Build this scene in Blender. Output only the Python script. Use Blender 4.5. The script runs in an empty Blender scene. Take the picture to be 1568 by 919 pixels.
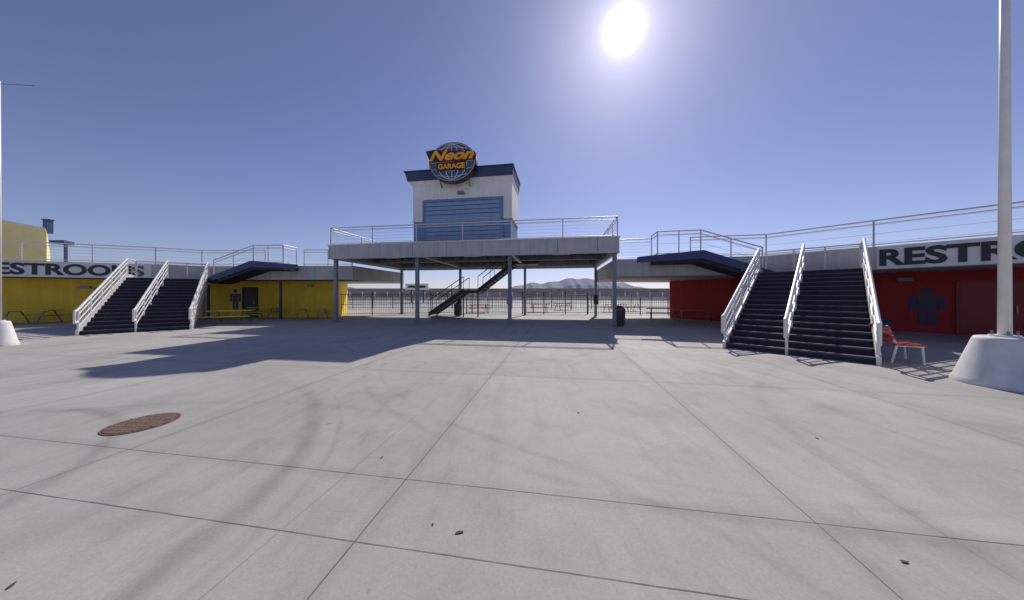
import bpy, bmesh, math, random
from mathutils import Vector, Matrix
random.seed(4)
R=math.radians
sc=bpy.context.scene
sc.view_settings.view_transform='Standard'; sc.view_settings.look='None'; sc.view_settings.exposure=0

CO,SI=math.cos(R(9)),math.sin(R(9))
def B(a,b,z=0.0): return Vector((CO*a+SI*b,-SI*a+CO*b,z))
def V(*a): return Vector(a)

# ---------------------------------------------------------------- materials
def mat(name,col,rough=0.6,var=0.12,scale=3.0,bump=0.0,metal=0.0,bscale=40.0,dirt=0.0):
    m=bpy.data.materials.new(name); m.use_nodes=True
    n=m.node_tree.nodes; l=m.node_tree.links
    p=n['Principled BSDF']; p.inputs['Roughness'].default_value=rough; p.inputs['Metallic'].default_value=metal
    g=n.new('ShaderNodeNewGeometry')
    nz=n.new('ShaderNodeTexNoise'); nz.inputs['Scale'].default_value=scale; nz.inputs['Detail'].default_value=6; nz.inputs['Roughness'].default_value=0.65
    l.new(g.outputs['Position'],nz.inputs['Vector'])
    r=n.new('ShaderNodeMapRange'); r.inputs['From Min'].default_value=0.3; r.inputs['From Max'].default_value=0.7
    r.inputs['To Min'].default_value=1-var; r.inputs['To Max'].default_value=1+var*0.6
    l.new(nz.outputs['Fac'],r.inputs['Value'])
    mx=n.new('ShaderNodeVectorMath'); mx.operation='SCALE'; mx.inputs[0].default_value=col[:3]
    l.new(r.outputs['Result'],mx.inputs['Scale'])
    out=mx.outputs['Vector']
    if dirt>0:
        mp=n.new('ShaderNodeMapping'); mp.inputs['Scale'].default_value=(5,5,0.5); l.new(g.outputs['Position'],mp.inputs['Vector'])
        n2=n.new('ShaderNodeTexNoise'); n2.inputs['Scale'].default_value=1.0; n2.inputs['Detail'].default_value=5
        l.new(mp.outputs['Vector'],n2.inputs['Vector'])
        r2=n.new('ShaderNodeMapRange'); r2.inputs['From Min'].default_value=0.42; r2.inputs['From Max'].default_value=0.75
        r2.inputs['To Min'].default_value=1; r2.inputs['To Max'].default_value=1-dirt
        l.new(n2.outputs['Fac'],r2.inputs['Value'])
        m2=n.new('ShaderNodeVectorMath'); m2.operation='SCALE'; l.new(out,m2.inputs[0]); l.new(r2.outputs['Result'],m2.inputs['Scale']); out=m2.outputs['Vector']
    l.new(out,p.inputs['Base Color'])
    if bump>0:
        n3=n.new('ShaderNodeTexNoise'); n3.inputs['Scale'].default_value=bscale; n3.inputs['Detail'].default_value=4
        l.new(g.outputs['Position'],n3.inputs['Vector'])
        b=n.new('ShaderNodeBump'); b.inputs['Strength'].default_value=bump; b.inputs['Distance'].default_value=0.02
        l.new(n3.outputs['Fac'],b.inputs['Height']); l.new(b.outputs['Normal'],p.inputs['Normal'])
    return m
M={}
M['fascia']=mat('painted_concrete_fascia',(.56,.545,.53),.7,.1,1.2,.15,dirt=.2)
M['panel']=mat('white_sign_panel',(.82,.80,.77),.6,.06,1.5,dirt=.14)
M['black']=mat('black_paint',(.025,.025,.03),.5)
M['yellow']=mat('yellow_stucco',(.95,.64,.05),.75,.10,1.3,.25,dirt=.15)
M['yellowpale']=mat('pale_yellow_stucco',(.90,.76,.34),.8,.08,1.0,.2)
M['red']=mat('red_stucco',(.42,.022,.026),.7,.14,1.3,.25,dirt=.2)
M['redpaint']=mat('red_paint',(.50,.04,.03),.4,.1)
M['yelpaint']=mat('yellow_paint',(.80,.62,.05),.4,.1)
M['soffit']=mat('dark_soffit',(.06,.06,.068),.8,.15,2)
M['steel']=mat('grey_steel',(.22,.24,.28),.45,.12,3,metal=.2)
M['rail']=mat('galvanised_rail',(.76,.72,.70),.45,.1,5,metal=.2)
M['whiterail']=mat('white_painted_rail',(.86,.83,.80),.4,.08,4)
M['wire']=mat('rail_wire',(.55,.54,.54),.4,.1)
M['step']=mat('dark_stair_tread',(.026,.024,.048),.75,.25,6,.2)
M['nose']=mat('stair_nosing',(.085,.085,.12),.6,.2,6)
M['blue']=mat('navy_trim',(.03,.055,.15),.5,.12,3)
M['towerblue']=mat('tower_blue_stucco',(.17,.29,.49),.7,.1,1.5,.15,dirt=.1)
M['doorblue']=mat('rollup_door_blue',(.28,.40,.60),.5,.08,2,dirt=.12)
M['towerwhite']=mat('tower_white_stucco',(.90,.88,.84),.75,.08,1.2,.2,dirt=.14)
M['white']=mat('white_lamp_base',(.80,.79,.77),.6,.1,3,.15,dirt=.2)
M['concrete']=mat('landing_concrete',(.5,.5,.49),.8,.12,2,.2)
M['fence']=mat('black_fence',(.03,.03,.035),.5)
M['rust']=mat('rusty_iron',(.23,.145,.115),.85,.55,26,.5)
M['rustdark']=mat('rusty_recess',(.12,.08,.06),.9,.4,14)
M['icon']=mat('icon_navy',(.02,.035,.09),.5)
M['doorred']=mat('door_red',(.30,.016,.018),.45,.1)
M['globe']=mat('globe_blue',(.08,.11,.19),.35,.25)
M['globeline']=mat('globe_line',(.72,.74,.78),.4,.05)
M['maroon']=mat('sign_maroon',(.055,.012,.025),.4,.1)
M['letyel']=mat('letter_yellow',(.98,.50,.02),.35,.05)
M['letred']=mat('letter_red',(.42,.018,.018),.35,.05)
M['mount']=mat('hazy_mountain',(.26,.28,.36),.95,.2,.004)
M['stand']=mat('grandstand_tan',(.44,.37,.33),.9,.3,.15)
M['barrier']=mat('track_barrier',(.72,.72,.70),.8,.1,.4)
M['litter']=mat('dry_leaf',(.10,.08,.06),.9,.4,30)

# ---------------------------------------------------------------- builders
class Thing:
    def __init__(s,name):
        s.e=bpy.data.objects.new(name,None); sc.collection.objects.link(s.e); s.bms={}
    def bm(s,part,m):
        k=(part,m)
        if k not in s.bms: s.bms[k]=bmesh.new()
        return s.bms[k]
    def done(s):
        for (part,m),b in s.bms.items():
            bmesh.ops.recalc_face_normals(b,faces=b.faces)
            me=bpy.data.meshes.new(part); b.to_mesh(me); b.free()
            me.materials.append(M[m]); o=bpy.data.objects.new(part,me); sc.collection.objects.link(o); o.parent=s.e
    def prism(s,part,m,pts,z0,z1):
        b=s.bm(part,m)
        lo=[b.verts.new((p[0],p[1],z0)) for p in pts]; hi=[b.verts.new((p[0],p[1],z1)) for p in pts]
        n=len(pts); b.faces.new(lo[::-1]); b.faces.new(hi)
        for i in range(n): b.faces.new((lo[i],lo[(i+1)%n],hi[(i+1)%n],hi[i]))
    def extr(s,part,m,pts,vec):
        b=s.bm(part,m); vec=Vector(vec)
        lo=[b.verts.new(p) for p in pts]; hi=[b.verts.new(Vector(p)+vec) for p in pts]
        n=len(pts); b.faces.new(lo[::-1]); b.faces.new(hi)
        for i in range(n): b.faces.new((lo[i],lo[(i+1)%n],hi[(i+1)%n],hi[i]))
    def boxB(s,part,m,a0,a1,b0,b1,z0,z1):
        s.prism(part,m,[B(a0,b0),B(a1,b0),B(a1,b1),B(a0,b1)],z0,z1)
    def obox(s,part,m,c,ex,ey,hx,hy,z0,z1):
        c=Vector((c[0],c[1],0)); ex=Vector((ex[0],ex[1],0)).normalized(); ey=Vector((ey[0],ey[1],0)).normalized()
        s.prism(part,m,[c-ex*hx-ey*hy,c+ex*hx-ey*hy,c+ex*hx+ey*hy,c-ex*hx+ey*hy],z0,z1)
    def tube(s,part,m,p,q,r,seg=8,r2=None):
        p=Vector(p);q=Vector(q);d=q-p
        if d.length<1e-5:return
        mt=Matrix.Translation((p+q)/2)@d.to_track_quat('Z','Y').to_matrix().to_4x4()
        bmesh.ops.create_cone(s.bm(part,m),cap_ends=True,segments=seg,radius1=r,radius2=r if r2 is None else r2,depth=d.length,matrix=mt)
    def sph(s,part,m,p,r):
        bmesh.ops.create_uvsphere(s.bm(part,m),u_segments=10,v_segments=8,radius=r,matrix=Matrix.Translation(p))

def railing(T,pts,h=1.07,r=.03,spacing=2.4,wires=5,m='rail',pr=.028,mid=True,part='railing'):
    for i in range(len(pts)-1):
        p=Vector(pts[i]);q=Vector(pts[i+1]);L=(q-p).length;n=max(1,round(L/spacing)); up=V(0,0,h)
        T.tube(part+'_top_rail',m,p+up,q+up,r); T.sph(part+'_top_rail',m,q+up,r*1.02); T.sph(part+'_top_rail',m,p+up,r*1.02)
        T.tube(part+'_bottom_rail',m,p+V(0,0,.1),q+V(0,0,.1),r*.7)
        if mid: T.tube(part+'_mid_rail',m,p+up*.86,q+up*.86,r*.6)
        for k in range(n+1):
            c=p.lerp(q,k/n); T.tube(part+'_posts',m,c,c+up,pr)
        for w in range(wires):
            zz=.18+(h*.82-.18)*(w/(wires-1)) if wires>1 else .5
            T.tube(part+'_wires','wire',p+V(0,0,zz),q+V(0,0,zz),.006,5)

def add_text(T,part,txt,m,origin,ex,size,extr=.02,width=None,off=0.0,shear=0):
    cu=bpy.data.curves.new(part,'FONT'); cu.body=txt; cu.size=size; cu.extrude=extr; cu.offset=off; cu.shear=shear; cu.resolution_u=4
    o=bpy.data.objects.new('tmp',cu); sc.collection.objects.link(o)
    bpy.context.view_layer.update()
    me=bpy.data.meshes.new_from_object(o.evaluated_get(bpy.context.evaluated_depsgraph_get()))
    bpy.data.objects.remove(o)
    xs=[v.co.x for v in me.vertices]; x0,x1=min(xs),max(xs); sx=1 if width is None else width/(x1-x0)
    ex=Vector(ex).normalized(); ez=V(0,0,1); n=ex.cross(ez)
    for v in me.vertices:
        c=v.co.copy(); v.co=Vector(origin)+ex*(c.x-x0)*sx+ez*c.y+n*c.z
    me.materials.clear(); me.materials.append(M[m])
    ob=bpy.data.objects.new(part,me); sc.collection.objects.link(ob); ob.parent=T.e

# ---------------------------------------------------------------- ground
def ground():
    me=bpy.data.meshes.new('ground'); S=9000
    me.from_pydata([(-S,-S,0),(S,-S,0),(S,S,0),(-S,S,0)],[],[(0,1,2,3)])
    o=bpy.data.objects.new('concrete_plaza_ground',me); sc.collection.objects.link(o)
    m=bpy.data.materials.new('plaza_concrete'); m.use_nodes=True; me.materials.append(m)
    N=m.node_tree.nodes; L=m.node_tree.links; p=N['Principled BSDF']; p.inputs['Roughness'].default_value=.75
    p.inputs['Specular IOR Level'].default_value=.25
    g=N.new('ShaderNodeNewGeometry'); sep=N.new('ShaderNodeSeparateXYZ'); L.new(g.outputs['Position'],sep.inputs[0])
    def inp(sock,v):
        if isinstance(v,(int,float)): sock.default_value=v
        else: L.new(v,sock)
    def m_(op,a,b=0,c=0,clamp=False):
        n=N.new('ShaderNodeMath'); n.operation=op; n.use_clamp=clamp; inp(n.inputs[0],a); inp(n.inputs[1],b); inp(n.inputs[2],c); return n.outputs[0]
    def noise(scale,detail=5,rough=.6,vec=None,out='Fac'):
        n=N.new('ShaderNodeTexNoise'); n.inputs['Scale'].default_value=scale; n.inputs['Detail'].default_value=detail; n.inputs['Roughness'].default_value=rough
        L.new(vec or g.outputs['Position'],n.inputs['Vector']); return n.outputs[out]
    def rng(v,a,b,c,d,smooth=False):
        n=N.new('ShaderNodeMapRange'); inp(n.inputs['Value'],v)
        if smooth: n.interpolation_type='SMOOTHSTEP'
        n.inputs['From Min'].default_value=a; n.inputs['From Max'].default_value=b; n.inputs['To Min'].default_value=c; n.inputs['To Max'].default_value=d; return n.outputs[0]
    X,Y=sep.outputs['X'],sep.outputs['Y']
    a=m_('SUBTRACT',m_('MULTIPLY',X,CO),m_('MULTIPLY',Y,SI)); b=m_('ADD',m_('MULTIPLY',X,SI),m_('MULTIPLY',Y,CO))
    wob=m_('MULTIPLY',m_('SUBTRACT',noise(1.2,3),.5),.014)
    a=m_('ADD',a,wob); b2=m_('ADD',b,wob)
    def per(v,off,sp,w):
        f=m_('DIVIDE',m_('SUBTRACT',v,off),sp); d=m_('MULTIPLY',m_('ABSOLUTE',m_('SUBTRACT',f,m_('ROUND',f))),sp)
        return rng(d,w*.4,w*1.3,1,0,True)
    def single(v,c,w): return rng(m_('ABSOLUTE',m_('SUBTRACT',v,c)),w*.4,w*1.3,1,0,True)
    la=per(a,-1.3,3.09,.006); lb=m_('MULTIPLY',per(b2,2.32,3.3,.006),rng(b,2.6,3.5,1,.4))
    ls=single(b2,1.68,.006)
    lf=m_('MULTIPLY',m_('MAXIMUM',single(a,-1.86,.006),single(a,2.55,.005)),.4)
    lines=m_('MAXIMUM',m_('MAXIMUM',la,lb),m_('MAXIMUM',ls,lf))
    lines=m_('MULTIPLY',lines,rng(noise(3.0,3),.3,.6,.6,1))
    near=rng(Y,30,32,1,0); lines=m_('MULTIPLY',lines,near)
    halo=m_('MULTIPLY',m_('MAXIMUM',per(a,-1.3,3.09,.09),per(b2,2.32,3.3,.09)),noise(2.0,4))
    # tyre marks (arcs)
    wx=m_('MULTIPLY',m_('SUBTRACT',noise(.5,2),.5),.4)
    def arc(cx,cy,r,w,s):
        dx=m_('SUBTRACT',m_('ADD',X,wx),cx); dy=m_('SUBTRACT',Y,cy); d=m_('SQRT',m_('ADD',m_('MULTIPLY',dx,dx),m_('MULTIPLY',dy,dy)))
        return m_('MULTIPLY',rng(m_('ABSOLUTE',m_('SUBTRACT',d,r)),0,w,1,0,True),s)
    nn=rng(noise(1.1,5,.7),.35,.6,.08,1); nn2=rng(noise(2.2,5,.7),.3,.6,.4,1)
    arcs=0
    for q in ((-6.2,1.6,2.4,.13,.7),(-6.0,1.7,1.25,.12,.4),(3.5,9,7.2,.09,.4),(3.5,9,6.9,.06,.3),(9,1,6.2,.14,.4),(-1,12,5.2,.1,.45),(-4,-3,7.3,.1,.35),(14,9,9.5,.1,.4)):
        arcs=m_('ADD',arcs,arc(*q))
    arcs=m_('MULTIPLY',m_('MINIMUM',arcs,1.1),nn)
    main=m_('MULTIPLY',m_('ADD',arc(-6.2,1.6,4.2,.17,.95),arc(-6.2,1.6,4.5,.05,.4)),m_('MULTIPLY',nn2,rng(Y,3.6,5.2,1,.25)))
    arcs=m_('ADD',arcs,main)
    base=N.new('ShaderNodeMix'); base.data_type='RGBA'
    base.inputs[6].default_value=(.385,.363,.33,1); base.inputs[7].default_value=(.495,.472,.433,1)
    L.new(rng(noise(.35,6,.65),.3,.7,0,1),base.inputs[0])
    f=m_('MULTIPLY',rng(noise(4,6,.7),.3,.7,.93,1.05),rng(noise(45,3,.7),.3,.7,.90,1.08))
    mp=N.new('ShaderNodeMapping'); mp.inputs['Rotation'].default_value=(0,0,R(30)); mp.inputs['Scale'].default_value=(2.6,.3,1); L.new(g.outputs['Position'],mp.inputs[0])
    f=m_('MULTIPLY',f,rng(noise(1,5,.6,mp.outputs[0]),.52,.75,1,.86))
    mp2=N.new('ShaderNodeMapping'); mp2.inputs['Rotation'].default_value=(0,0,R(-12)); mp2.inputs['Scale'].default_value=(3.0,.7,1); mp2.inputs['Location'].default_value=(7,3,0); L.new(g.outputs['Position'],mp2.inputs[0])
    f=m_('MULTIPLY',f,rng(noise(1,6,.7,mp2.outputs[0]),.54,.72,1,.84))
    f=m_('MULTIPLY',f,rng(noise(.8,4,.6),.54,.72,1,.82))
    wn=N.new('ShaderNodeTexWhiteNoise'); wn.noise_dimensions='2D'; cb=N.new('ShaderNodeCombineXYZ')
    L.new(m_('FLOOR',m_('DIVIDE',m_('ADD',a,1.3),3.09)),cb.inputs[0]); L.new(m_('FLOOR',m_('DIVIDE',m_('SUBTRACT',b2,2.32),3.3)),cb.inputs[1]); L.new(cb.outputs[0],wn.inputs['Vector'])
    f=m_('MULTIPLY',f,rng(wn.outputs['Value'],0,1,.95,1.03))
    f=m_('MULTIPLY',f,rng(noise(5.5,2,.4),.75,.80,1,.6))
    f=m_('MULTIPLY',f,m_('SUBTRACT',1,m_('MULTIPLY',arcs,.32)))
    f=m_('MULTIPLY',f,m_('SUBTRACT',1,m_('MULTIPLY',halo,.16)))
    f=m_('MULTIPLY',f,m_('SUBTRACT',1,m_('MULTIPLY',lines,.66)))
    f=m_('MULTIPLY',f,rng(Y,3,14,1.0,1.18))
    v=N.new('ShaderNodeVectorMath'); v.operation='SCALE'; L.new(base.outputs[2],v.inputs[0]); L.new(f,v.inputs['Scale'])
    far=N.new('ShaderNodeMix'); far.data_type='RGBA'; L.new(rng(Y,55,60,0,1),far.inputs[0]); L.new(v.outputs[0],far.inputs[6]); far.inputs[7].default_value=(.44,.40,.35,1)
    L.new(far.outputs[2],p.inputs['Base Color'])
    bp=N.new('ShaderNodeBump'); bp.inputs['Strength'].default_value=.3; bp.inputs['Distance'].default_value=.01
    L.new(m_('SUBTRACT',m_('MULTIPLY',noise(60,4,.7),.4),lines),bp.inputs['Height']); L.new(bp.outputs[0],p.inputs['Normal'])
ground()

# a few dry leaves on the concrete
Lt=Thing('scattered_dry_leaves')
for (x,y,s) in [(-1.28,2.83,.013),(-.36,1.93,.018),(-2.75,1.58,.014),(2.35,1.72,.013),(.9,3.9,.014),(3.4,3.2,.012),(-.55,2.0,.008)]:
    t=random.uniform(0,6.28); pts=[]; ca,sa=math.cos(t),math.sin(t)
    for i in range(9):
        q=i*2*math.pi/9; r=s*random.uniform(.5,1.1); px,py=r*math.cos(q)*1.9,r*math.sin(q)*.7
        pts.append((x+px*ca-py*sa,y+px*sa+py*ca))
    Lt.prism('leaves','litter',pts,.004,.007)
Lt.done()

# ---------------------------------------------------------------- deck with tower
D=Thing('elevated_viewing_deck')
A0,A1,F0,F1=-13.3,3.05,15.0,23.2
ZT,ZB=4.5,3.72
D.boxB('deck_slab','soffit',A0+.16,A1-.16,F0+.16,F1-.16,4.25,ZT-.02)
D.boxB('fascia','fascia',A0,A1,F0,F0+.15,ZB,ZT)
D.boxB('fascia','fascia',A0,A1,F1-.15,F1,ZB,ZT)
D.boxB('fascia','fascia',A0,A0+.15,F0+.152,F1-.152,ZB,ZT)
D.boxB('fascia','fascia',A1-.15,A1,F0+.152,F1-.152,ZB,ZT)
D.boxB('fascia_cap','rail',A0-.04,A1+.04,F0-.05,F0+.2,ZT+.003,ZT+.05)
D.boxB('fascia_cap','fascia',A0-.02,A1+.02,F0-.025,F0-.003,ZB-.01,ZB+.06)
pa=[-13.1,-7.9,-2.55,2.88]
for a in pa:
    for b in (15.35,22.7):
        D.boxB('columns','steel',a-.09,a+.09,b-.09,b+.09,.03,ZB+.3)
        D.boxB('column_base_plates','steel',a-.17,a+.17,b-.17,b+.17,.002,.03)
    D.boxB('cross_beams','steel',a-.1,a+.1,F0+.3,F1-.3,3.86,4.2)
for a in (-7.9,2.88):
    D.boxB('electrical_boxes','fence',a-.16,a+.16,22.4,22.6,.9,1.6)
D.boxB('electrical_boxes','steel',-2.68,-2.42,15.12,15.25,1.1,1.5)
D.tube('conduit','steel',B(-2.55,15.2,1.5),B(-2.55,15.2,3.7),.02)
for b in (15.35,19,22.7): D.boxB('long_beams','steel',A0+.2,A1-.2,b-.08,b+.08,3.9,4.22)
a=A0+.6
while a<A1-.3:
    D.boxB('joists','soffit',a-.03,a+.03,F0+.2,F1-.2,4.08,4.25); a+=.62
for a in (-10.5,-5.2,.2): D.boxB('soffit_lights','rail',a-.5,a+.5,17,17.2,3.98,4.07)
for a in range(-12,3,2): D.boxB('fascia_joints','black',a-.008,a+.008,F0-.003,F0+.01,ZB+.07,ZT-.01)
c=lambda a,b:B(a,b,ZT)
railing(D,[c(A0+.08,F1-.1),c(A0+.08,F0+.08)],1.05,.032,2.6)
railing(D,[c(A0+.08,F0+.08),c(A1-.08,F0+.08)],1.05,.032,2.7)
railing(D,[c(A1-.08,F0+.08),c(A1-.08,F1-.1)],1.05,.032,1.3)
D.done()

T=Thing('garage_tower')
TA0,TA1,TB0,TB1=-9.1,-2.75,17.2,19.8
T.boxB('lower_walls','towerblue',TA0,TA1,TB0,TB1,ZT,6.3)
T.boxB('upper_walls','towerwhite',TA0-.03,TA1+.03,TB0-.03,TB1+.03,6.302,8.5)
T.boxB('band','towerwhite',TA0-.06,TA1+.06,TB0-.06,TB1+.06,6.25,6.38)
T.boxB('door_frame','towerblue',-8.45,-8.27,TB0-.10,TB0-.032,ZT,7.45)
T.boxB('door_frame','towerblue',-3.43,-3.25,TB0-.10,TB0-.032,ZT,7.45)
T.boxB('door_frame','towerblue',-8.45,-3.25,TB0-.12,TB0-.034,7.452,7.6)
for i in range(11):
    z=ZT+.02+i*.268
    frz=[B(-8.268,TB0-.045,z),B(-8.268,TB0-.078,z+.01),B(-8.268,TB0-.066,z+.22),B(-8.268,TB0-.045,z+.242)]
    T.extr('rollup_door','doorblue',frz,B(4.836,0))
T.boxB('rollup_door_back','blue',-8.268,-3.432,TB0-.044,TB0-.034,ZT+.01,7.45)
def fr(a0,a1,b0,b1): return [B(a0,b0),B(a1,b0),B(a1,b1),B(a0,b1)]
def frustum(T,part,m,p0,z0,p1,z1):
    b=T.bm(part,m); lo=[b.verts.new((p.x,p.y,z0)) for p in p0]; hi=[b.verts.new((p.x,p.y,z1)) for p in p1]
    b.faces.new(lo[::-1]); b.faces.new(hi)
    for i in range(4): b.faces.new((lo[i],lo[(i+1)%4],hi[(i+1)%4],hi[i]))
frustum(T,'cornice_cove','towerwhite',fr(TA0-.05,TA1+.05,TB0-.05,TB1+.05),8.5,fr(TA0-.25,TA1+.1,TB0-.25,TB1+.1),8.78)
frustum(T,'cornice','blue',fr(TA0-.27,TA1+.12,TB0-.34,TB1+.1),8.785,fr(TA0-.36,TA1+.16,TB0-.44,TB1+.1),9.28)
T.boxB('cornice_cap','blue',TA0-.42,TA1+.20,TB0-.5,TB1+.14,9.283,9.36)
T.boxB('wall_light','steel',-6.1,-5.7,TB0-.3,TB0-.035,7.85,8.0)
T.done()

# globe sign
G=Thing('globe_sign')
gc=B(-6.2,16.5,9.52); ex=B(1,0); nb=B(0,-1); ez=V(0,0,1); RW,RH=1.46,1.18
def el(rx,rz,n=48,o=0.0): return [gc+ex*(rx*math.cos(2*math.pi*i/n))+ez*(rz*math.sin(2*math.pi*i/n))+nb*o for i in range(n)]
G.extr('sign_body','maroon',el(RW,RH,48,-.25),nb*.42)
G.extr('globe_face','globe',el(RW-.14,RH-.14,48,.172),nb*.02)
def loop(pts,part,m,r,close=True):
    n=len(pts)
    for i in range(n if close else n-1): G.tube(part,m,pts[i],pts[(i+1)%n],r,6)
loop(el(RW-.07,RH-.07,40,.19),'neon_rim','globeline',.018)
for f in (.33,.7): loop(el((RW-.14)*f,RH-.14,32,.2),'meridians','globeline',.022)
G.tube('meridians','globeline',gc+ez*(RH-.12)+nb*.2,gc-ez*(RH-.12)+nb*.2,.022,6)
for f in (-.72,-.38,0,.38,.72):
    w=(RW-.14)*math.sqrt(1-f*f); y=(RH-.14)*f
    pts=[gc+ex*(w*t)+ez*(y+.12*(1-t*t)*(1 if f>0 else -1 if f<0 else 0))+nb*.2 for t in [i/6 for i in range(-6,7)]]
    loop(pts,'parallels','globeline',.018,False)
G.extr('banner','maroon',[gc+ex*x+ez*z+nb*.22 for x,z in ((-1.35,.06),(-1.62,.70),(-1.1,.76),(-.5,.66),(.6,.56),(1.5,.40),(1.5,.02),(.5,-.02))],nb*.05)
G.extr('lower_banner','maroon',[gc+ex*x+ez*z+nb*.21 for x,z in ((-.95,-.02),(.9,-.02),(.88,-.52),(-.9,-.52))],nb*.02)
add_text(G,'script_lettering_outline','Neon','letred',gc+ex*-1.42+ez*.07+nb*.285,ex,.84,.015,2.9,.055,.4)
add_text(G,'script_lettering','Neon','letyel',gc+ex*-1.37+ez*.09+nb*.32,ex,.80,.02,2.78,.025,.4)
add_text(G,'block_lettering_outline','GARAGE','letred',gc+ex*-.86+ez*-.44+nb*.25,ex,.44,.015,1.72,.035)
add_text(G,'block_lettering','GARAGE','letyel',gc+ex*-.83+ez*-.43+nb*.285,ex,.42,.02,1.66,.014)
for x in (-.9,.9):
    G.tube('supports','steel',gc+ex*x-nb*.2-ez*.4,gc+ex*x-nb*.5-ez*.4,.06)
    G.tube('supports','steel',gc+ex*x-nb*.15-ez*.8,gc+ex*x-nb*.5-ez*1.25,.05)
G.done()

# back stair to deck (dark)
S=Thing('rear_steel_staircase')
def back_flight(p,q,w,n):
    p=Vector(p);q=Vector(q);d=q-p; wv=B(0,1)
    for o in (0,w):
        pts=[p+wv*o,q+wv*o,q+wv*o+V(0,0,.34),p+wv*o+V(0,0,.34)]
        S.extr('stringers','fence',pts,wv*.06)
        S.tube('handrails','fence',p+wv*o+V(0,0,1.2),q+wv*o+V(0,0,1.2),.03)
        for k in range(4):
            e=p.lerp(q,k/3)+wv*o; S.tube('handrail_posts','fence',e,e+V(0,0,1.2),.02)
    for i in range(n):
        e=p.lerp(q,(i+.5)/n)+V(0,0,.2); x=d.normalized(); x.z=0; x.normalize()
        S.prism('treads','fence',[e,e+x*.3,e+x*.3+wv*w,e+wv*w],e.z,e.z+.04)
        S.prism('risers','fence',[e,e+x*.02,e+x*.02+wv*w,e+wv*w],e.z-.17,e.z)
p0=B(-9.5,20.2,0); p1=B(-6.8,20.2,1.75); p2=B(-5.7,20.2,1.75); p3=B(-3.0,20.2,3.8)
back_flight(p0,p1,1.4,10); back_flight(p2,p3,1.4,11)
S.extr('landing','fence',[p1,p2,p2+B(0,1.4),p1+B(0,1.4)],V(0,0,.2))
for e in (p1,p2): S.tube('landing_posts','fence',V(e.x,e.y,0),e,.05)
S.extr('top_landing','fence',[p3,p3+B(1.6,0),p3+B(1.6,1.4),p3+B(0,1.4)],V(0,0,.2))
S.done()

# ---------------------------------------------------------------- restroom wings
ZW,ZU=3.5,2.6
def icon(T,c,ex,h,skirt=False,part='restroom_icon'):
    ex=Vector((ex[0],ex[1],0)).normalized(); n=ex.cross(V(0,0,1)); c=Vector(c)+n*.012; s=h/1.6
    def P(x,z): return c+ex*x*s+V(0,0,z*s)
    T.extr(part,'icon',[P(.16*math.cos(t),1.44+.16*math.sin(t)) for t in [2*math.pi*i/20 for i in range(20)]],n*.01)
    if skirt: body=[(-.16,0),(-.04,0),(-.04,.45),(.04,.45),(.04,0),(.16,0),(.16,.45),(.38,.45),(.2,.95),(.34,.62),(.44,.66),(.28,1.22),(-.28,1.22),(-.44,.66),(-.34,.62),(-.2,.95),(-.38,.45),(-.16,.45)]
    else: body=[(-.22,0),(-.03,0),(-.03,.6),(.03,.6),(.03,0),(.22,0),(.22,1.02),(.27,1.02),(.27,.62),(.42,.62),(.42,1.22),(-.42,1.22),(-.42,.62),(-.27,.62),(-.27,1.02),(-.22,1.02)]
    T.extr(part,'icon',[P(*q) for q in body],n*.01)

def door(T,c,ex,w,h,m,part='door'):
    ex=Vector((ex[0],ex[1],0)).normalized(); n=ex.cross(V(0,0,1)); c=Vector(c)
    T.extr(part+'_leaf',m,[c-ex*w/2+n*.01,c+ex*w/2+n*.01,c+ex*w/2+n*.01+V(0,0,h),c-ex*w/2+n*.01+V(0,0,h)],n*.03)
    fm='black' if m!='doorred' else 'doorred'
    for s in (-1,1):
        q=c+ex*s*(w/2+.05); T.extr(part+'_frame',fm,[q-ex*.04+n*.008,q+ex*.04+n*.008,q+ex*.04+n*.008+V(0,0,h+.06),q-ex*.04+n*.008+V(0,0,h+.06)],n*.07)
    q=c+V(0,0,h+.012); T.extr(part+'_frame',fm,[q-ex*(w/2)+n*.008,q+ex*(w/2)+n*.008,q+ex*(w/2)+n*.008+V(0,0,.06),q-ex*(w/2)+n*.008+V(0,0,.06)],n*.068)
    T.tube(part+'_handle','rail',c+ex*w*.38+n*.1+V(0,0,.95),c+ex*w*.38+n*.1+V(0,0,1.2),.015)

Lw=Thing('yellow_restroom_building')
Lf=[(-44,8.54),(-22.17,17.8),(-20.5,18.9),(-10.3,18.6)]
Lw.prism('walkway_slab','fascia',Lf+[(-9.35,24.8),(-20,26.5),(-27,25.5),(-46,18)],ZU,ZW)
Lwall=[(-44.6,10.0),(-22.8,19.3),(-20.5,20.9),(-12.7,20.72)]
Lw.prism('walls','yellow',Lwall+[(-14.3,25.0),(-20,25.6),(-26.5,24.6),(-45.5,17)],0,ZU-.004)
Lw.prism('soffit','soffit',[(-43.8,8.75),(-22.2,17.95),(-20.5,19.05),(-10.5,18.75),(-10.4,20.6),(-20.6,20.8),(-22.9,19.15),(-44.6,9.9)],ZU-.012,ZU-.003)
u=(V(-22.17,17.8,0)-V(-44,8.54,0)).normalized(); nL=u.cross(V(0,0,1))
pB=V(-22.17,17.8,0)
Lw.extr('sign_band','panel',[pB-u*12+nL*.004+V(0,0,ZU+.02),pB-u*.1+nL*.004+V(0,0,ZU+.02),pB-u*.1+nL*.004+V(0,0,ZW-.02),pB-u*12+nL*.004+V(0,0,ZW-.02)],nL*.03)
add_text(Lw,'restrooms_lettering','RESTROOMS','black',pB-u*6.75+nL*.045+V(0,0,ZU+.16),u,.86,.012,6.35,.028)
railing(Lw,[V(-44,8.6,ZW),V(-22.2,17.9,ZW),V(-20.5,19.0,ZW)],1.05,.03,2.5)
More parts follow.
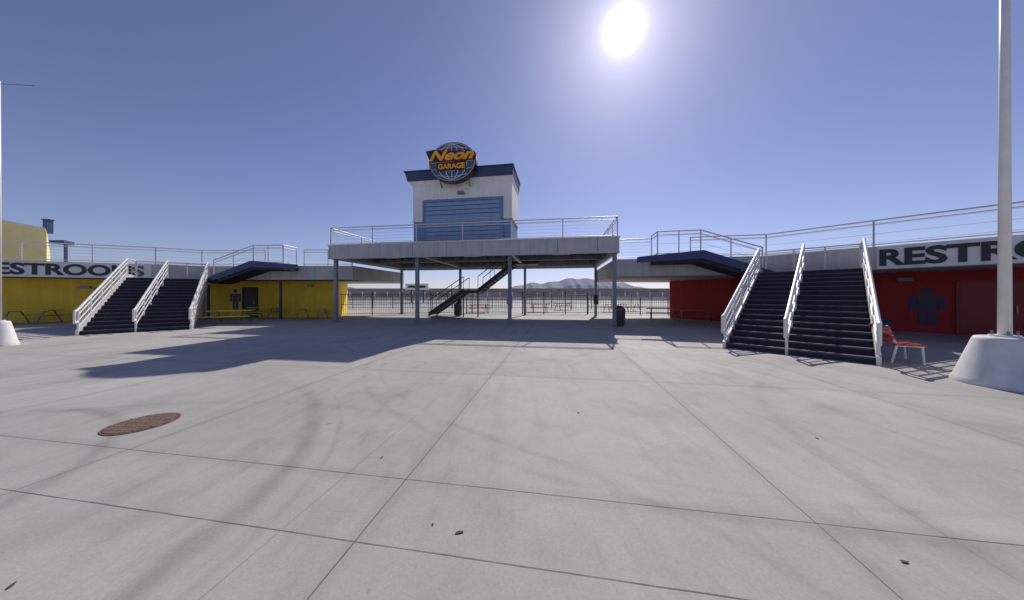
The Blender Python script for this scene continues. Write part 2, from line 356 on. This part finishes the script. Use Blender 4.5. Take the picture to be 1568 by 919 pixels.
railing(Lw,[V(-20.5,19.0,ZW),V(-16.2,18.87,ZW)],1.05,.03,2.2)
railing(Lw,[V(-13.6,18.8,ZW),V(-10.4,18.7,ZW)],1.05,.03,1.6)
for x,y in ((-15.3,19.0),(-20.3,19.2)): Lw.tube('posts','blue',(x,y,0),(x,y,ZU-.012),.08)
wd=V(8.6,-.2,0)
icon(Lw,V(-20.1,20.896,.55),wd,1.5); icon(Lw,V(-25.9,17.97,.6),u,1.5,True)
door(Lw,V(-19.0,20.87,0),wd,.95,2.1,'black'); door(Lw,V(-31.5,15.59,0),u,1.0,2.1,'yellow')
Lw.obox('wall_pack_lights','steel',(-14.5,20.66,0),wd,V(0,1,0),.2,.08,2.2,2.35)
q=V(-22.8,19.3,0)-u*3.9
Lw.obox('wall_pack_lights','steel',(q+nL*.06),u,nL,.25,.05,2.0,2.15)
Lw.done()

Rw=Thing('red_restroom_building')
v=V(.61,-.79,0).normalized()
R1=V(12.35,13.9,0); R2=V(14.25,11.3,0); R3=R2+v*6.2
Rf=[(5.46,15.3),R1[:2],R2[:2],R3[:2],(19.6,2.5),(19.6,-4)]
Rw.prism('walkway_slab','fascia',Rf+[(28,-4),(28,6),(24,14),(18,20.6),(12,22.8),(6.55,22.3)],ZU,ZW)
Rwall=[(11.05,20.1),(12.9,17),(17,12.8),(20.5,8.4),(22,4),(22,-3.5)]
Rw.prism('walls','red',Rwall+[(27,-3.5),(27,6),(23,14),(17.5,19.6),(12,21.9)],0,ZU-.004)
nR=v.cross(V(0,0,1))
Rw.extr('sign_band','panel',[R2+v*.05+nR*.004+V(0,0,ZU+.02),R3-v*.05+nR*.004+V(0,0,ZU+.02),R3-v*.05+nR*.004+V(0,0,ZW-.02),R2+v*.05+nR*.004+V(0,0,ZW-.02)],nR*.03)
add_text(Rw,'restrooms_lettering','RESTROOMS','black',R2+v*.12+nR*.045+V(0,0,ZU+.16),v,.84,.012,5.4,.032)
railing(Rw,[V(5.6,15.38,ZW),V(7.3,15.03,ZW)],1.05,.03,1.7)
railing(Rw,[V(9.1,14.66,ZW),V(12.38,14.0,ZW),R2+V(.1,.1,ZW),R3+V(.1,.1,ZW),V(19.7,2.5,ZW),V(19.7,-4,ZW)],1.05,.032,2.6,wires=3)
for x,y in ((12.5,13.95),(16.3,8.9),(18.4,6.0)): Rw.tube('posts','steel',(x,y,0),(x,y,ZU-.002),.08)
w2=(V(20.5,8.4,0)-V(17,12.8,0)).normalized(); n2=w2.cross(V(0,0,1))
wp=lambda d,z=0: V(17,12.8,z)+w2*d
icon(Rw,wp(.85,.35),w2,1.6); door(Rw,wp(2.25),w2,1.3,2.1,'doorred'); icon(Rw,wp(3.9,.35),w2,1.6,True)
Rw.obox('wall_pack_lights','steel',wp(.3)+n2*.07,w2,n2,.2,.06,2.2,2.35)
w1=(V(17,12.8,0)-V(12.9,17,0)).normalized(); n1=w1.cross(V(0,0,1))
q=V(12.9,17,0)+n1*.004
Rw.extr('wall_base','blue',[q,q+w1*5.8,q+w1*5.8+V(0,0,.5),q+V(0,0,.5)],n1*.01)
Rw.done()

# ---------------------------------------------------------------- main stairs
def stairs(name,o,d,w,width,edgep,edged,side):
    St=Thing(name); o=V(*o,0); d=V(*d,0).normalized(); w=V(*w,0).normalized()
    n=16; rz=2.56/n; tr=5.7/n
    prof=[(0,0)]
    for i in range(n): prof+= [(i*tr,(i+1)*rz),((i+1)*tr,(i+1)*rz)]
    LL=7.15
    prof+= [(LL,2.56),(LL,2.3),(5.75,2.3),(.55,0)]
    St.extr('flight','step',[o+d*l+V(0,0,z) for l,z in prof],w*width)
    for i in range(n):
        a=o+d*(i*tr-.012)+V(0,0,(i+1)*rz-.035)+w*.03
        St.extr('nosings','nose',[a,a+d*.05,a+d*.05+V(0,0,.038),a+V(0,0,.038)],w*(width-.06))
    for k in (-.08,width+.005):
        pts=[(-.1,.0),(-.1,.2),(5.6,2.75),(LL,2.75),(LL,2.25),(5.75,2.25),(.5,0)]
        St.extr('stringers','rail',[o+d*l+w*k+V(0,0,z) for l,z in pts],w*.075)
    for k in (.15,width-.15):
        a=o+d*5.9+w*k; St.tube('landing_posts','steel',a,a+V(0,0,2.3),.08)
    def hr(k,panel):
        a=o+w*k; b=o+d*5.7+w*k+V(0,0,2.56); h=1.05
        St.tube('handrails','whiterail',a+V(0,0,h-.02),b+V(0,0,h),.04)
        St.sph('handrails','whiterail',b+V(0,0,h),.04)
        for hh in (.82,.58,.34): St.tube('guard_bars','whiterail',a+V(0,0,hh),b+V(0,0,hh),.022)
        for i in range(6):
            e=a.lerp(b,i/5); St.tube('handrail_posts','whiterail',V(e.x,e.y,max(0,e.z-.1)),e+V(0,0,h-.01),.032)
        e=a-d*.3; St.tube('handrails','whiterail',e+V(0,0,h-.1),a+V(0,0,h-.02),.04)
        St.tube('handrails','whiterail',e+V(0,0,h-.1),e+V(0,0,h-.55),.035); St.tube('handrails','whiterail',e+V(0,0,h-.55),a+V(0,0,h-.5),.035)
        if panel:
            for i in range(40):
                e=a.lerp(b,(i+.5)/40); St.tube('infill_bars','whiterail',e+V(0,0,.3),e+V(0,0,h-.03),.007,5)
    hr(-.04,True); hr(width*.47,False); hr(width+.04,True)
    far=width+.04 if side>0 else -.04
    railing(St,[o+d*5.7+w*far+V(0,0,2.56),o+d*LL+w*far+V(0,0,2.56)],1.05,.035,1.4,m='whiterail')
    railing(St,[o+d*(LL-.05)+w*(.0)+V(0,0,2.56),o+d*(LL-.05)+w*(width)+V(0,0,2.56)] ,1.05,.03,1.0,m='whiterail',wires=9)
    ep=V(*edgep,0); ed=V(*edged,0).normalized(); nn=ed.cross(V(0,0,1))
    if nn.y>0: nn=-nn
    plat,run,W=1.9,2.5,1.15; k=6; r=(ZW-2.56)/k; t=run/k
    prof=[(0,ZW-.35),(0,ZW-.004),(plat,ZW-.004)]
    for i in range(k): prof+=[(plat+i*t,ZW-(i+1)*r),(plat+(i+1)*t,ZW-(i+1)*r)]
    prof+=[(plat+run+.25,2.56),(plat+run+.25,2.35),(plat+run,2.3),(plat,ZW-.35)]
    St.extr('side_flight','step',[ep+nn*.004+ed*x+V(0,0,z) for x,z in prof],nn*W)
    bl=[(-.9,ZW-.32),(-.9,ZW-.05),(plat+.1,ZW+.2),(plat+run+.5,2.62),(plat+run+.5,2.3),(plat+.05,ZW-.2)]
    St.extr('side_flight_stringer','blue',[ep+nn*(W+.01)+ed*x+V(0,0,z) for x,z in bl],nn*.08)
    f=lambda x,z:ep+nn*W+ed*x+V(0,0,z)
    railing(St,[ep+nn*.1+V(0,0,ZW)+ed*.03,f(.03,ZW),f(plat,ZW),f(plat+run,2.6)],1.15,.032,1.2,wires=3)
    St.done()
stairs('plaza_staircase',(-17.3,11.5),(-.66,.75),(.75,.66),2.95,(-13.9,18.68),(-1,.0294),-1)
stairs('plaza_staircase',(6.5,8.7),(.75,.66),(.66,-.75),2.8,(7.2,14.95),(.98,-.199),1)

# ---------------------------------------------------------------- lamp posts
def lamp(x,y,rb,hb,hp,arm=None,pr=.075):
    Lp=Thing('lamp_post')
    b=Lp.bm('concrete_base','white'); prof=[(rb*1.06,0),(rb*1.06,.06),(rb,.1),(rb*.62,hb*.93),(rb*.58,hb*.985),(rb*.5,hb)]
    N=40; rings=[[b.verts.new((x+r*math.cos(2*math.pi*i/N),y+r*math.sin(2*math.pi*i/N),z)) for i in range(N)] for r,z in prof]
    for k in range(len(rings)-1):
        for i in range(N): b.faces.new((rings[k][i],rings[k][(i+1)%N],rings[k+1][(i+1)%N],rings[k+1][i]))
    b.faces.new(rings[-1])
    Lp.tube('base_plate','whiterail',(x,y,hb),(x,y,hb+.03),pr*2.2,24)
    for i in range(4):
        t=math.pi/4+i*math.pi/2; e=V(x+pr*1.7*math.cos(t),y+pr*1.7*math.sin(t),hb+.03); Lp.tube('anchor_bolts','steel',e,e+V(0,0,.07),.015)
    Lp.tube('pole','whiterail',(x,y,hb+.03),(x,y,hp),pr,24,pr*.6)
    if arm:
        e=V(x,y,hp-.1); q=e+V(arm,.1,.02); Lp.tube('arm','steel',e,q,.01)
    else:
        for s in (-1,1):
            e=V(x,y,hp-.2); q=e+V(s*.9,0,.1); Lp.tube('arm','steel',e,q,.03)
            Lp.prism('luminaire','steel',[q+V(-.3,-.2,0),q+V(.3,-.2,0),q+V(.3,.2,0),q+V(-.3,.2,0)],q.z-.08,q.z+.06)
    for o in Lp.bms:
        for fc in Lp.bms[o].faces:
            fc.normal_update(); fc.smooth=(o[0] in('pole','concrete_base') and abs(fc.normal.z)<.9)
    Lp.done()
lamp(8.78,5.12,.52,.86,9.5,None,.072)
lamp(-16.16,9.05,.32,.78,8.35,1.0,.05)

# ---------------------------------------------------------------- drain cover
Dr=Thing('round_drain_cover'); cx,cy=-4.6,3.58
def disc(part,m,r,z0,z1,n=48): Dr.prism(part,m,[(cx+r*math.cos(2*math.pi*i/n),cy+r*math.sin(2*math.pi*i/n)) for i in range(n)],z0,z1)
disc('frame','rust',.315,.003,.008); disc('recess','rustdark',.30,.008,.0105)
for i in range(-6,7):
    x=i*.045; h=math.sqrt(max(0,.29**2-x*x))
    Dr.prism('grate_bars','rust',[(cx+x-.015,cy-h),(cx+x+.015,cy-h),(cx+x+.015,cy+h),(cx+x-.015,cy+h)],.0106,.014)
for j in (-.2,-.1,0,.1,.2):
    h=math.sqrt(.29**2-j*j); Dr.prism('grate_ribs','rust',[(cx-h,cy+j-.012),(cx+h,cy+j-.012),(cx+h,cy+j+.012),(cx-h,cy+j+.012)],.0106,.0155)
Dr.done()

# ---------------------------------------------------------------- furniture
def bench(x,y,ang,col,Lh=.55):
    T=Thing('park_bench'); e=V(math.cos(ang),math.sin(ang),0); f=V(-e.y,e.x,0)
    c=V(x,y,0)
    for i in range(4):
        o=-.2+i*.115; T.obox('seat_slats',col,c+f*o,e,f,Lh,.048,.43,.465)
    for i in range(3):
        z=.55+i*.11; q=c+f*(-.27-i*.03)
        T.extr('back_slats',col,[q-e*Lh+V(0,0,z),q+e*Lh+V(0,0,z),q+e*Lh+V(0,0,z+.09)-f*.02,q-e*Lh+V(0,0,z+.09)-f*.02],-f*.03)
    for s in (-.75*Lh,.75*Lh):
        a=c+e*s
        T.tube('legs','whiterail',a+f*.2,a+f*.17+V(0,0,.43),.022); T.tube('legs','whiterail',a-f*.28,a-f*.2+V(0,0,.43),.022)
        T.tube('legs','whiterail',a+f*.2+V(0,0,.41),a-f*.22+V(0,0,.41),.02); T.tube('back_supports','whiterail',a-f*.2+V(0,0,.41),a-f*.36+V(0,0,.88),.022)
    T.done()
bench(9.42,6.95,R(238),'redpaint',.45)

def table(x,y,ang,col):
    T=Thing('picnic_table'); e=V(math.cos(ang),math.sin(ang),0); f=V(-e.y,e.x,0); c=V(x,y,0)
    for i in range(5): T.obox('tabletop',col,c+f*(-.3+i*.15),e,f,.92,.07,.72,.76)
    for s in (-1,1):
        for k in (0,.14): T.obox('bench_seats',col,c+f*s*(.62+k),e,f,.92,.062,.43,.465)
    for s in (-.62,.62):
        a=c+e*s
        T.tube('frame','steel',a-f*.74+V(0,0,.41),a+f*.74+V(0,0,.41),.025); T.tube('frame','steel',a-f*.3+V(0,0,.70),a+f*.3+V(0,0,.70),.025)
        for g in (-1,1): T.tube('legs','steel',a+f*g*.7+V(0,0,.0),a+f*g*.25+V(0,0,.70),.028)
    T.done()
for x,y,an,cl in ((-15.6,16.0,.5,'yelpaint'),(-13.4,19.3,.1,'yelpaint'),(-17.2,20.0,.1,'yelpaint'),(-27.2,16.3,.4,'yelpaint'),(10.4,16.4,-.5,'redpaint'),(9.6,18.4,-.4,'redpaint'),
    (-3.0,26,.2,'redpaint'),(2.6,27,.0,'redpaint'),(9.5,27,.1,'redpaint'),(11.8,28.5,.1,'redpaint'),(5.5,31,.3,'redpaint')): table(x,y,an,cl)

def bin_(x,y):
    T=Thing('trash_can'); T.tube('body','fence',(x,y,.05),(x,y,.85),.26,20,.29); T.tube('foot','fence',(x,y,0),(x,y,.05),.2,20)
    T.tube('rim','steel',(x,y,.85),(x,y,.9),.31,20); T.tube('lid','fence',(x,y,.9),(x,y,1.05),.29,20,.12)
    for i in range(12):
        t=i*math.pi/6; e=V(x+.29*math.cos(t),y+.29*math.sin(t),.08); T.tube('slats','steel',e,e+V(0,0,.76),.012,6)
    T.done()
bin_(5.55,14.9); bin_(-4.1,21.8)

# ---------------------------------------------------------------- fence & background
def fence(pts,h=1.75,pit=.13):
    F=Thing('metal_fence')
    for i in range(len(pts)-1):
        p=V(*pts[i],0);q=V(*pts[i+1],0);L=(q-p).length
        for z in (.12,h-.12,h*.5): F.tube('rails','fence',p+V(0,0,z),q+V(0,0,z),.022,6)
        n=int(L/2.4)+1
        for k in range(n+1): e=p.lerp(q,k/n); F.tube('posts','fence',e,e+V(0,0,h+.1),.04,8)
        n=int(L/pit)
        for k in range(n): e=p.lerp(q,(k+.5)/n); F.tube('pickets','fence',e+V(0,0,.08),e+V(0,0,h),.011,4)
    F.done()
fence([(-13.4,22.5),(-4.6,24.6)]); fence([(-4.0,25.2),(-.2,25.0)],1.3); fence([(.9,24.6),(6.3,24.0)]); fence([(6.4,24.2),(12.5,23.0)],1.3); fence([(-40,34),(40,34)],1.5,.25)

Bk=Thing('distant_grandstand')
for i in range(9):
    Bk.prism('seating_tiers','stand',[(-190,230+i*3),(210,230+i*3),(210,233+i*3),(-190,233+i*3)],0,1.5+i*.75)
x=-190
while x<=210:
    Bk.prism('pillars','barrier',[(x,229.5),(x+.8,229.5),(x+.8,229.95),(x,229.95)],0,4); x+=10
Bk.done()
Ba=Thing('track_barrier')
x=-120
while x<120:
    Ba.extr('segments','barrier',[V(x,88,0),V(x,88.8,0),V(x,88.55,1.0),V(x,88.25,1.0)],V(3.9,0,0)); x+=4
Ba.done()
Bb=Thing('billboard')
for x in (-21,-18.5): Bb.tube('posts','fence',(x,60,0),(x,60,3.2),.12)
Bb.prism('panel','panel',[(-22.2,59.8),(-17.4,59.8),(-17.4,60.1),(-22.2,60.1)],2.7,4.0)
Bb.prism('stripe','black',[(-21.6,59.77),(-18,59.77),(-18,59.795),(-21.6,59.795)],3.1,3.6); Bb.done()

def mountains():
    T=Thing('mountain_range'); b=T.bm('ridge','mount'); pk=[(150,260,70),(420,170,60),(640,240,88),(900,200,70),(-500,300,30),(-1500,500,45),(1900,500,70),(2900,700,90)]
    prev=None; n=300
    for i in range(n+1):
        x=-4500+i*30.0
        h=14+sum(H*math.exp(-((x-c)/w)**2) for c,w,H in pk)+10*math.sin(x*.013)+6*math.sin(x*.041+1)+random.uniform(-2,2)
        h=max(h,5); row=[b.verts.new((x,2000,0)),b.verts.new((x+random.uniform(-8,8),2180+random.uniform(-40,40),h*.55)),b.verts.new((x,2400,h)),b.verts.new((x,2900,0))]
        if prev:
            for k in range(3): b.faces.new((prev[k],row[k],row[k+1],prev[k+1]))
        prev=row
    T.done()
mountains()

Yb=Thing('yellow_garage_building')
gp=[(-62,0),(-41.3,0),(-41.3,7.35),(-46,8.25),(-62,8.25)]
Yb.extr('walls','yellowpale',[V(x,25.5,z) for x,z in gp],V(-27,17,0))
rp=[(-62.3,8.26),(-46,8.26),(-41.1,7.36),(-41.1,7.52),(-46,8.45),(-62.3,8.45)]
Yb.extr('parapet_cap','panel',[V(x,25.3,z) for x,z in rp],V(-27.3,17.3,0))
Yb.prism('side_canopy','blue',[(-41.25,25.6),(-39.9,25.6),(-40.5,26.6),(-41.25,26.6)],6.2,6.5)
Yb.prism('side_canopy','blue',[(-40.1,25.7),(-39.95,25.7),(-39.95,25.85),(-40.1,25.85)],0,6.2)
Yb.prism('vent_stack','blue',[(-44.6,27.3),(-44.2,27.3),(-44.2,27.7),(-44.6,27.7)],7.5,8.75)
Yb.prism('vent_cap','blue',[(-44.68,27.25),(-44.12,27.25),(-44.12,27.75),(-44.68,27.75)],8.755,8.85)
Yb.done()

# ---------------------------------------------------------------- light
AZ=math.atan(.389); EL=math.atan(.925/1.073)
sd=V(math.sin(AZ)*math.cos(EL),math.cos(AZ)*math.cos(EL),math.sin(EL))
su=bpy.data.lights.new('sun','SUN'); su.energy=3.6; su.angle=R(.5); su.color=(1,.955,.88)
so=bpy.data.objects.new('sun',su); so.rotation_euler=(-sd).to_track_quat('-Z','Y').to_euler(); sc.collection.objects.link(so)
w=bpy.data.worlds.new('World'); sc.world=w; w.use_nodes=True; N=w.node_tree.nodes; L=w.node_tree.links
bg=N['Background']; sky=N.new('ShaderNodeTexSky'); sky.sky_type='NISHITA'; sky.sun_disc=False; sky.sun_elevation=EL; sky.sun_rotation=AZ
sky.air_density=1.0; sky.dust_density=.5; sky.ozone_density=1.8; sky.altitude=600
tc=N.new('ShaderNodeTexCoord'); dt=N.new('ShaderNodeVectorMath'); dt.operation='DOT_PRODUCT'; L.new(tc.outputs['Generated'],dt.inputs[0]); dt.inputs[1].default_value=sd
def wm(op,a,b):
    n=N.new('ShaderNodeMath'); n.operation=op
    for i,v_ in enumerate((a,b)):
        if isinstance(v_,(int,float)): n.inputs[i].default_value=v_
        else: L.new(v_,n.inputs[i])
    return n.outputs[0]
dd=wm('MAXIMUM',dt.outputs['Value'],0.0)
glow=wm('ADD',wm('MULTIPLY',wm('POWER',dd,3000),60.0),wm('ADD',wm('MULTIPLY',wm('POWER',dd,500),5.0),wm('MULTIPLY',wm('POWER',dd,90),2.6)))
hs=N.new('ShaderNodeHueSaturation'); hs.inputs['Saturation'].default_value=.86; L.new(sky.outputs[0],hs.inputs['Color'])
tn=N.new('ShaderNodeVectorMath'); tn.operation='MULTIPLY'; L.new(hs.outputs[0],tn.inputs[0]); tn.inputs[1].default_value=(.84,.81,1.06)
vs=N.new('ShaderNodeVectorMath'); vs.operation='SCALE'; vs.inputs[0].default_value=(1,.97,1.0); L.new(glow,vs.inputs['Scale'])
ad=N.new('ShaderNodeVectorMath'); ad.operation='ADD'; L.new(tn.outputs[0],ad.inputs[0]); L.new(vs.outputs[0],ad.inputs[1])
L.new(ad.outputs[0],bg.inputs['Color']); bg.inputs['Strength'].default_value=.088

cam=bpy.data.cameras.new('camera'); co=bpy.data.objects.new('camera',cam); sc.collection.objects.link(co); sc.camera=co
cam.sensor_width=36; cam.lens=36*440/1568; cam.shift_y=-7.5/1568; cam.clip_start=.05; cam.clip_end=20000
co.location=(0,0,1.6); co.rotation_euler=(R(90),0,0)
